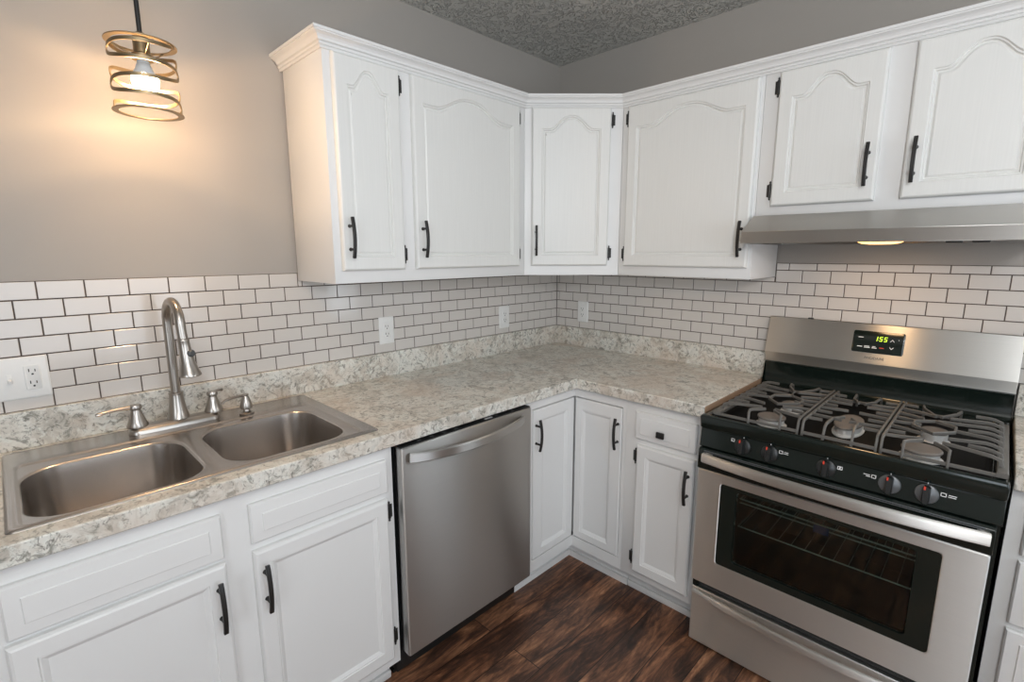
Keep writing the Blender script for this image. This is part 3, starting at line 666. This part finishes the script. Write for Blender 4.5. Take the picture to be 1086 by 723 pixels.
# grates: bars of cast iron
SEC = [(-0.0030, -0.0045), (0.0030, -0.0045), (0.0031, 0.0028), (0.0018, 0.0042), (-0.0018, 0.0042), (-0.0031, 0.0028)]
ZT, ZL = 0.9345, 0.9005
def bar(g, *ps): g.sweep([RW(*p) for p in ps], SEC)
def grate(kind):
    g = G()
    if kind == 'centre':
        a, b, c = 1.503, 1.6885, 1.5955
        for u in (a, b):
            bar(g, (u, 0.886, 0.652), (u, ZT-0.006, 0.642), (u, ZT, 0.634), (u, ZT, 0.20), (u, ZT-0.006, 0.190), (u, 0.886, 0.180))
        bar(g, (a, ZL, 0.656), (b, ZL, 0.656)); bar(g, (a, ZL, 0.172), (b, ZL, 0.172))
        for s in (-1, 1):
            bar(g, (c+s*0.036, 0.886, 0.656), (c+s*0.036, ZT-0.008, 0.640), (c+s*0.035, ZT, 0.625), (c+s*0.033, ZT, 0.560), (c+s*0.010, ZT, 0.524))
            bar(g, (c+s*0.036, 0.886, 0.172), (c+s*0.036, ZT-0.008, 0.188), (c+s*0.035, ZT, 0.205), (c+s*0.030, ZT, 0.275), (c+s*0.008, ZT, 0.318))
            e = a if s < 0 else b
            for n0, n1, L in ((0.600, 0.598, 0.040), (0.552, 0.562, 0.083), (0.500, 0.500, 0.045), (0.452, 0.440, 0.078), (0.402, 0.402, 0.040), (0.352, 0.352, 0.072), (0.300, 0.312, 0.066), (0.250, 0.250, 0.036)):
                bar(g, (e, ZT, n0), (e-s*L*0.5, ZT, (n0+n1)/2), (e-s*L, ZT, n1))
    else:
        m = (lambda u: u) if kind == 'first' else (lambda u: 3.19-u)
        d, oo, st = m(1.490), m(1.238), m(1.268); cc = m(1.3945); sg = 1 if kind == 'first' else -1
        bar(g, (d, 0.886, 0.652), (d, ZT-0.006, 0.642), (d, ZT, 0.634), (d, ZT, 0.20), (d, ZT-0.006, 0.190), (d, 0.886, 0.180))
        bar(g, (oo, ZL, 0.656), (d, ZL, 0.656)); bar(g, (oo, ZL, 0.172), (d, ZL, 0.172))
        W2 = [(-0.011, -0.006), (0.011, -0.006), (0.011, 0.003), (0.009, 0.005), (-0.009, 0.005), (-0.011, 0.003)]
        g.sweep([RW(m(1.246), ZL+0.004, 0.662), RW(m(1.246), ZL+0.004, 0.166)], W2)
        ends = [(0.613, 0.587, 1.366), (0.566, 0.563, 1.316), (0.511, 0.539, 1.357), (0.456, 0.446, 1.349), (0.402, 0.412, 1.322), (0.347, 0.372, 1.392), (0.285, 0.316, 1.368), (0.228, 0.232, 1.312)]
        for n0, n1, u1 in ends:
            bar(g, (m(1.246), ZL, n0), (m(1.252), ZT-0.008, n0), (st, ZT-0.002, n0), (m(1.282), ZT, n0), (m(u1), ZT, n1))
            L = u1-1.268
            if n0 in (0.456, 0.347): L = 0.076
            bar(g, (d, ZT, n0), (d-sg*L*0.4, ZT, n0*0.7+n1*0.3), (d-sg*L*0.86, ZT, n1))
        # arched fingers from the front and rear rails
        for s in (-1, 1):
            u = cc+s*0.047
            bar(g, (u, 0.886, 0.658), (u, ZT-0.008, 0.656), (u, ZT, 0.648), (cc+s*0.040, ZT, 0.632), (cc+s*0.013, ZT, 0.604))
            bar(g, (u, 0.886, 0.172), (u, ZT-0.008, 0.180), (u, ZT, 0.205), (cc+s*0.040, ZT, 0.245), (cc+s*0.006, ZT, 0.318))
        # the six-sided ring over the smaller burner
        hx = [(0.468, 1.3485), (0.532, 1.392), (0.470, 1.4425), (0.405, 1.4425), (0.362, 1.397), (0.402, 1.3485)]
        hx = [(n*0.82+0.445*0.18, u) for n, u in hx]
        ps = [(m(u), ZT, n) for n, u in hx]; bar(g, *(ps+[ps[0]]))
    return g.done('burner_grate', M['iron'], r, angle=35)
for kd in ('first', 'centre', 'last'): grate(kd)
# oven door
DN = 0.676
g = G()
wi = lambda d: rrect(1.283+d, 1.8615-d, 0.3655+d, 0.664-d, 0.010, 4)
do = lambda d: rrect(U0+0.003+d, U1-0.012-d, 0.2695+d, 0.6965-d, 0.004, 4)
g.loops([[(u, z, 0.652) for u, z in wi(0)], [(u, z, 0.652) for u, z in do(0)], [(u, z, DN-0.003) for u, z in do(0)], [(u, z, DN) for u, z in do(0.003)], [(u, z, DN) for u, z in wi(-0.002)], [(u, z, DN-0.001) for u, z in wi(0)], [(u, z, 0.652) for u, z in wi(0)]], False, False, True, RW)
od = g.done('oven_door', M['steel_y'], r, angle=18)
g = G(); ii = lambda d: rrect(1.335+d, 1.8095-d, 0.390+d, 0.650-d, 0.012, 4)
g.loops([[(u, z, 0.664) for u, z in wi(0.0004)], [(u, z, DN-0.0012) for u, z in wi(0.0004)], [(u, z, DN-0.0012) for u, z in ii(0)], [(u, z, 0.654) for u, z in ii(0.002)], [(u, z, 0.654) for u, z in wi(0.0004)]], False, False, True, RW)
g.done('window_border', M['enamel'], od, angle=40)
g = G(); g.loops([[(u, z, 0.6660) for u, z in ii(0.0025)], [(u, z, 0.6690) for u, z in ii(0.0025)]], True, True, True, RW); g.done('window_glass', M['glass'], od)
g = G(); g.box((1.563, 0.597, 0.6600), (1.604, 0.622, 0.6606), RW); g.done('sticker', M['blue'], od)
g = G(); g.prism([(0.652, 0.6985), (0.6765, 0.6985), (0.679, 0.703), (0.676, 0.765), (0.668, 0.7725), (0.652, 0.7725)], U0+0.0005, U1-0.010, lambda n, z, u: RW(u, z, n)); g.done('door_top', M['enamel'], od, bevel=0.002)
g = G()
for zl in (0.7655, 0.7605): g.tube([(U0+0.02, zl, 0.6765), (U1-0.03, zl, 0.6765)], 0.0016, 6, RW)
g.done('vent_trim', M['knobring'], od)
ps = []; n = 32
for i in range(n+1):
    t = -1+2*i/n; b = 1-abs(t)**2.2
    ps.append((1.583+t*0.3585, 0.7485, 0.6985+0.030*b))
def stad(a, b, k=4): return [(x, y) for x, y in rrect(-a, a, -b, b, min(a, b)*0.9, k)]
sc_ = [0.45]+[0.8]+[1.0]*(n-3)+[0.8, 0.45]
g = G(); g.sweep(ps, stad(0.0095, 0.0165), up=(0, 1, 0), F=RW)
for t in (-0.345, 0.345): g.box((1.583+t-0.012, 0.737, 0.674), (1.583+t+0.012, 0.760, 0.703), RW, 0.003)
g.done('door_handle', M['steel_y'], od, angle=45)
# storage drawer
g = G(); dr_ = lambda d: rrect(U0+0.002+d, U1-0.004-d, 0.0125+d, 0.2315-d, 0.004, 4)
g.loops([[(u, z, 0.622) for u, z in dr_(0)], [(u, z, 0.655) for u, z in dr_(0)], [(u, z, 0.658) for u, z in dr_(0.003)]], True, True, True, RW); sd = g.done('storage_drawer', M['steel_y'], r, angle=18)
g = G(); g.box((U0+0.02, 0.2322, 0.58), (U1-0.02, 0.2665, 0.640), RW); g.done('drawer_gap_panel', M['black'], r)
ps = []
for i in range(n+1):
    t = -1+2*i/n; b = 1-t*t
    ps.append((UC+t*0.372, 0.2165-0.004*b, 0.659+0.034*b))
g = G(); g.sweep(ps, stad(0.0075, 0.0135), up=(0, 1, 0), F=RW, scales=[0.55+0.45*min(1, 3*(1-abs(-1+2*i/n))) for i in range(n+1)]); g.done('drawer_handle', M['steel_y'], sd, angle=45)
# backguard with clock
g = G(); g.prism([(0.012, 0.985), (0.046, 0.985), (0.0495, 0.9975), (0.066, 1.0275), (0.0655, 1.034), (0.030, 1.172), (0.012, 1.172)], U0-0.001, U1+0.001, lambda n, z, u: RW(u, z, n)); g.done('backguard', M['steel_guard'], r, bevel=0.0015)
g = G(); prof = [(0.012, 0.880), (0.082, 0.880), (0.080, 0.8945), (0.066, 0.898), (0.058, 0.908), (0.053, 0.935), (0.053, 0.970), (0.057, 0.984), (0.012, 0.985)]
g.prism(prof, U0+0.001, U1-0.001, lambda n, z, u: RW(u, z, n)); g.done('splash_riser', M['enamel'], r, angle=40)
g = G(); g.box((1.338, 1.1722, 0.014), (1.356, 1.1775, 0.026), RW, 0.001); g.done('top_clip', M['black'], r)
sl = Vector((0.138, -0.0355)).normalized()     # (dz, dn) up the slope
def BG(u, v, n):    # v measured as height on the slope
    nn = 0.0655+(v-1.034)*(-0.0355/0.138); return RW(u, v+n*0.249, nn+n*0.968)
g = G(); q = lambda d, n: [(u, v, n) for u, v in rrect(1.502+d, 1.660-d, 1.0675+d, 1.1465-d, 0.006, 4)]
g.loops([q(0, -0.0005), q(0, 0.0012), q(0.001, 0.0018)], True, True, True, BG); cdp = g.done('clock_display', M['enamel'], r)
def seg7(g, ch, u, v, w_, h_):
    S = {'1': 'bc', '5': 'afgcd'}[ch]; t = 0.0022; y = h_/2
    P = {'a': ((0, h_-t), (w_, h_)), 'd': ((0, 0), (w_, t)), 'g': ((0, y-t/2), (w_, y+t/2)), 'f': ((0, y), (t, h_)), 'b': ((w_-t, y), (w_, h_)), 'c': ((w_-t, 0), (w_, y)), 'e': ((0, 0), (t, y))}
    for s in S:
        lo, hi = P[s]; g.box((lo[0]+u, lo[1]+v, 0.0015), (hi[0]+u, hi[1]+v, 0.0023), lambda a, b, c: BG(a+(b-v)*0.12, b, c))
g = G(); seg7(g, '1', 1.571, 1.112, 0.007, 0.017); seg7(g, '5', 1.584, 1.112, 0.009, 0.017); seg7(g, '5', 1.598, 1.112, 0.009, 0.017)
for dz in (0.004, 0.011): g.box((1.5803, 1.112+dz, 0.0015), (1.5823, 1.114+dz, 0.0023), BG)
g.done('clock_digits', M['digit'], cdp)
for u, v, w_ in ((1.519, 1.121, 0.016), (1.519, 1.087, 0.016), (1.541, 1.0895, 0.016), (1.541, 1.085, 0.018), (1.566, 1.0895, 0.010), (1.565, 1.085, 0.015)): g = G(); g.box((u, v, 0.0015), (u+w_, v+0.0026, 0.0022), BG); g.done('button_mark', M['mark'], cdp)
for u, v, s in ((1.624, 1.118, 1), (1.624, 1.090, -1)):
    g = G()
    for t in (-1, 1): g.loops([[(u, v+s*0.004, n), (u+t*0.006, v-s*0.003, n), (u+t*0.006, v-s*0.0052, n), (u, v+s*0.0014, n)] for n in (0.0015, 0.0022)], True, True, True, BG)
    g.done('arrow_mark', M['mark'], cdp)
g = G(); g.box((1.6415, 1.121, 0.0015), (1.6435, 1.123, 0.0022), BG); g.done('button_mark', M['mark'], cdp)
g = G(); g.box((1.588, 1.087, 0.0015), (1.602, 1.0896, 0.0022), BG); g.done('off_mark', M['red'], cdp)
text_mesh('FRIGIDAIRE', 0.0118, BG, 1.577, 1.0485, 0.0004, 'lettering', M['letter'], r, sx=1.0)

# ------------------------------------------------------------------ range hood
r = thing('range_hood', (-0.22, -UC, 1.47), 'slim stainless steel range hood with a lit warm lamp below the short cupboard', 'range hood')
g = G(); HN = 0.440
g.prism([(0.001, 1.5705), (0.330, 1.5705), (HN, 1.511), (HN, 1.4705), (HN-0.012, 1.4705), (HN-0.012, 1.482), (0.001, 1.482)], U0, U1+0.001, lambda n, z, u: RW(u, z, n)); g.done('hood_shell', M['steel_dim'], r, bevel=0.0012)
g = G(); g.box((U0+0.002, 1.4705, 0.001), (U0+0.012, 1.4818, HN-0.013), RW); g.box((U1-0.012, 1.4705, 0.001), (U1-0.002, 1.4818, HN-0.013), RW); g.box((U0+0.012, 1.4705, 0.001), (U1-0.012, 1.4818, 0.014), RW); g.done('lower_flange', M['steel_dim'], r)
g = G(); g.box((1.66, 1.476, 0.06), (1.90, 1.4815, 0.33), RW, 0.002); g.done('grease_filter', M['alu'], r)
g = G(); cl = RW(1.585, 1.4775, 0.285); g.lathe([(0.066, 0.004), (0.064, -0.004), (0.050, -0.010), (0.03, -0.0125), (0, -0.0130)], cl, (0, 0, 1), 28); g.done('lamp_lens', M['lens'], r)
for u in (1.776, 1.832):
    g = G(); g.box((u-0.019, 1.4655, HN-0.035), (u+0.019, 1.4815, HN-0.015), RW, 0.003); g.done('switch', M['black'], r)
hl = bpy.data.lights.new('hood_lamp_light', 'AREA'); hl.shape = 'DISK'; hl.size = 0.10; hl.energy = 0.6; hl.color = (1.0, 0.66, 0.36)
ho = bpy.data.objects.new('hood_lamp_light', hl); COL.objects.link(ho); ho.location = cl+Vector((0, 0, -0.018))

# ------------------------------------------------------------------ outlets and switch
def outlet(F, u, z, label):
    r = thing('wall_outlet', F(u, z-0.058, 0.008), label, 'outlet')
    g = G(); q = lambda d, n: [(a, b, n) for a, b in rrect(u-0.036+d, u+0.036-d, z-0.0585+d, z+0.0585-d, 0.004, 3)]
    g.loops([q(0, 0.0080), q(0, 0.0105), q(0.003, 0.0130), q(0.005, 0.0134)], True, True, True, F); g.done('cover_plate', M['plate'], r)
    outlet_face(F, u, z, r, 0.0134)
def outlet_face(F, u, z, r, n0):
    g = G(); q = lambda d, n: [(a, b, n) for a, b in rrect(u-0.0168+d, u+0.0168-d, z-0.0335+d, z+0.0335-d, 0.003, 3)]
    g.loops([q(0, n0-0.0006), q(0, n0+0.0012), q(0.001, n0+0.002)], True, True, True, F); b = g.done('receptacle', M['plate'], r)
    g = G()
    for dz in (0.0165, -0.0165):
        for du, h_ in ((-0.0065, 0.0085), (0.0060, 0.0070)): g.box((u+du-0.0011, z+dz-0.001, n0+0.0018), (u+du+0.0011, z+dz-0.001+h_, n0+0.0023), F)
        g.lathe([(0.0026, 0), (0.0026, 0.0005)], (u, z+dz-0.0075, n0+0.0018), (0, 0, 1), 10, F)
    g.done('slot', M['slot'], b)
    for dz in (0.048, -0.048):
        g = G(); g.lathe([(0.0028, -0.0004), (0.0028, 0.0006), (0.0, 0.001)], (u, z+dz, n0), (0, 0, 1), 10, F); g.done('screw', M['plate'], r)
outlet(LW, -1.1645, 1.110, 'white outlet on the tiles at the dishwasher end of the sink wall')
outlet(LW, -0.449, 1.102, 'white outlet on the sink wall tiles close to the room corner')
outlet(RW, 0.201, 1.108, 'white outlet on the stove wall tiles close to the room corner')
r = thing('switch_outlet_plate', LW(-2.298, 1.048, 0.008), 'wide white plate with a toggle switch and an outlet beside the sink faucet', 'light switch')
g = G(); q = lambda d, n: [(a, b, n) for a, b in rrect(-2.357+d, -2.2415-d, 1.0475+d, 1.1625-d, 0.004, 3)]
g.loops([q(0, 0.0080), q(0, 0.0105), q(0.003, 0.0130), q(0.005, 0.0134)], True, True, True, LW); g.done('cover_plate', M['plate'], r)
outlet_face(LW, -2.276, 1.105, r, 0.0134)
g = G(); g.box((-2.327, 1.094, 0.0130), (-2.317, 1.118, 0.0150), LW, 0.001); g.loops([[(-2.3255, 1.108, 0.0148), (-2.3185, 1.108, 0.0148), (-2.3185, 1.096, 0.0148), (-2.3255, 1.096, 0.0148)], [(-2.3250, 1.102, 0.0240), (-2.3190, 1.102, 0.0240), (-2.3190, 1.095, 0.0225), (-2.3250, 1.095, 0.0225)]], False, True, True, LW); g.done('toggle', M['plate'], r)

# ------------------------------------------------------------------ pendant lamp
PXc, PYc = -1.981, -0.25
r = thing('pendant_light', (PXc, PYc, 1.795), 'small lit pendant lamp of twisted metal ribbons hanging over the sink', 'pendant light')
g = G(); g.lathe([(0.0055, 0), (0.0055, HZ-0.02-1.985)], (PXc, PYc, 1.985), (0, 0, 1), 12); g.done('rod', M['bronze'], r)
g = G(); g.lathe([(0.0, -0.03), (0.02, -0.03), (0.055, -0.02), (0.062, -0.004), (0.062, -0.0005)], (PXc, PYc, HZ), (0, 0, 1), 28); g.done('ceiling_canopy', M['bronze'], r)
g = G(); g.lathe([(0.006, 0.062), (0.010, 0.060), (0.0165, 0.052), (0.018, 0.044), (0.018, 0.012), (0.024, 0.008), (0.024, -0.004), (0.018, -0.006)], (PXc, PYc, 1.928), (0, 0, 1), 22); g.done('socket', M['gold'], r)
RS = 0.073
def ribbon(name, zf, w_=0.0105, ring=None):
    g = G(); n = 96; t = 0.0012
    def loopp(rad, dz): return [(PXc+rad*math.cos(2*PI*i/n), PYc+rad*math.sin(2*PI*i/n), zf(2*PI*i/n)+dz) for i in range(n)]
    a = [loopp(RS+t, -w_/2), loopp(RS+t, w_/2), loopp(RS-t, w_/2), loopp(RS-t, -w_/2)] if not ring else [loopp(RS+0.004, -t), loopp(RS+0.004, t), loopp(RS-0.010, t), loopp(RS-0.010, -t)]
    g.loops(a+[a[0]]); return g.done(name, M['gold'], r, angle=50)
ZTP, ZBT = 1.962, 1.797
ribbon('top_ring', lambda a: ZTP, ring=True); ribbon('bottom_ring', lambda a: ZBT, ring=True)
def serpent(th0, ph0):
    # a flat ribbon winding to and fro round the shade while it drops from ring to ring
    n = 150; P = []
    for i in range(n+1):
        t = i/n; ph = ph0+2*PI*2.0*t
        th = th0+1.36*math.cos(ph); z = ZTP-0.003-(ZTP-ZBT-0.006)*t-0.006*(math.sin(2*ph)-math.sin(2*ph0))
        P.append((th, z))
    pos = lambda th, z, rr: Vector((PXc+rr*math.cos(th), PYc+rr*math.sin(th), z))
    ls = []
    for i, (th, z) in enumerate(P):
        a, b = P[max(i-1, 0)], P[min(i+1, n)]
        tg = (pos(*b, RS)-pos(*a, RS)).normalized(); rd = Vector((math.cos(th), math.sin(th), 0)); wd = tg.cross(rd).normalized()
        ls.append([pos(th, z, RS+dr)+wd*dw for dr, dw in ((0.0011, -0.0042), (0.0011, 0.0042), (-0.0011, 0.0042), (-0.0011, -0.0042))])
    g = G(); g.loops(ls, True, True); return g.done('shade_ribbon', M['gold'], r, angle=50)
serpent(4.513, 0.5); serpent(4.513+PI, 0.5)
g = G()
for i in range(3):
    a = 0.6+2*PI*i/3; g.tube([(PXc+0.02*math.cos(a), PYc+0.02*math.sin(a), 1.935), (PXc+0.05*math.cos(a), PYc+0.05*math.sin(a), 1.948), (PXc+(RS-0.006)*math.cos(a), PYc+(RS-0.006)*math.sin(a), ZTP)], 0.0018, 6)
g.done('shade_arms', M['gold'], r)
g = G(); g.lathe([(0.013, 0.006), (0.0135, -0.004), (0.020, -0.022), (0.0275, -0.034)], (PXc, PYc, 1.922), (0, 0, 1), 24); g.done('bulb_collar', M['plate'], r)
g = G(); g.lathe([(0.0275, -0.034), (0.0300, -0.046), (0.0285, -0.058), (0.022, -0.068), (0.012, -0.0735), (0.0, -0.075)], (PXc, PYc, 1.922), (0, 0, 1), 24); g.done('bulb', M['bulb'], r)
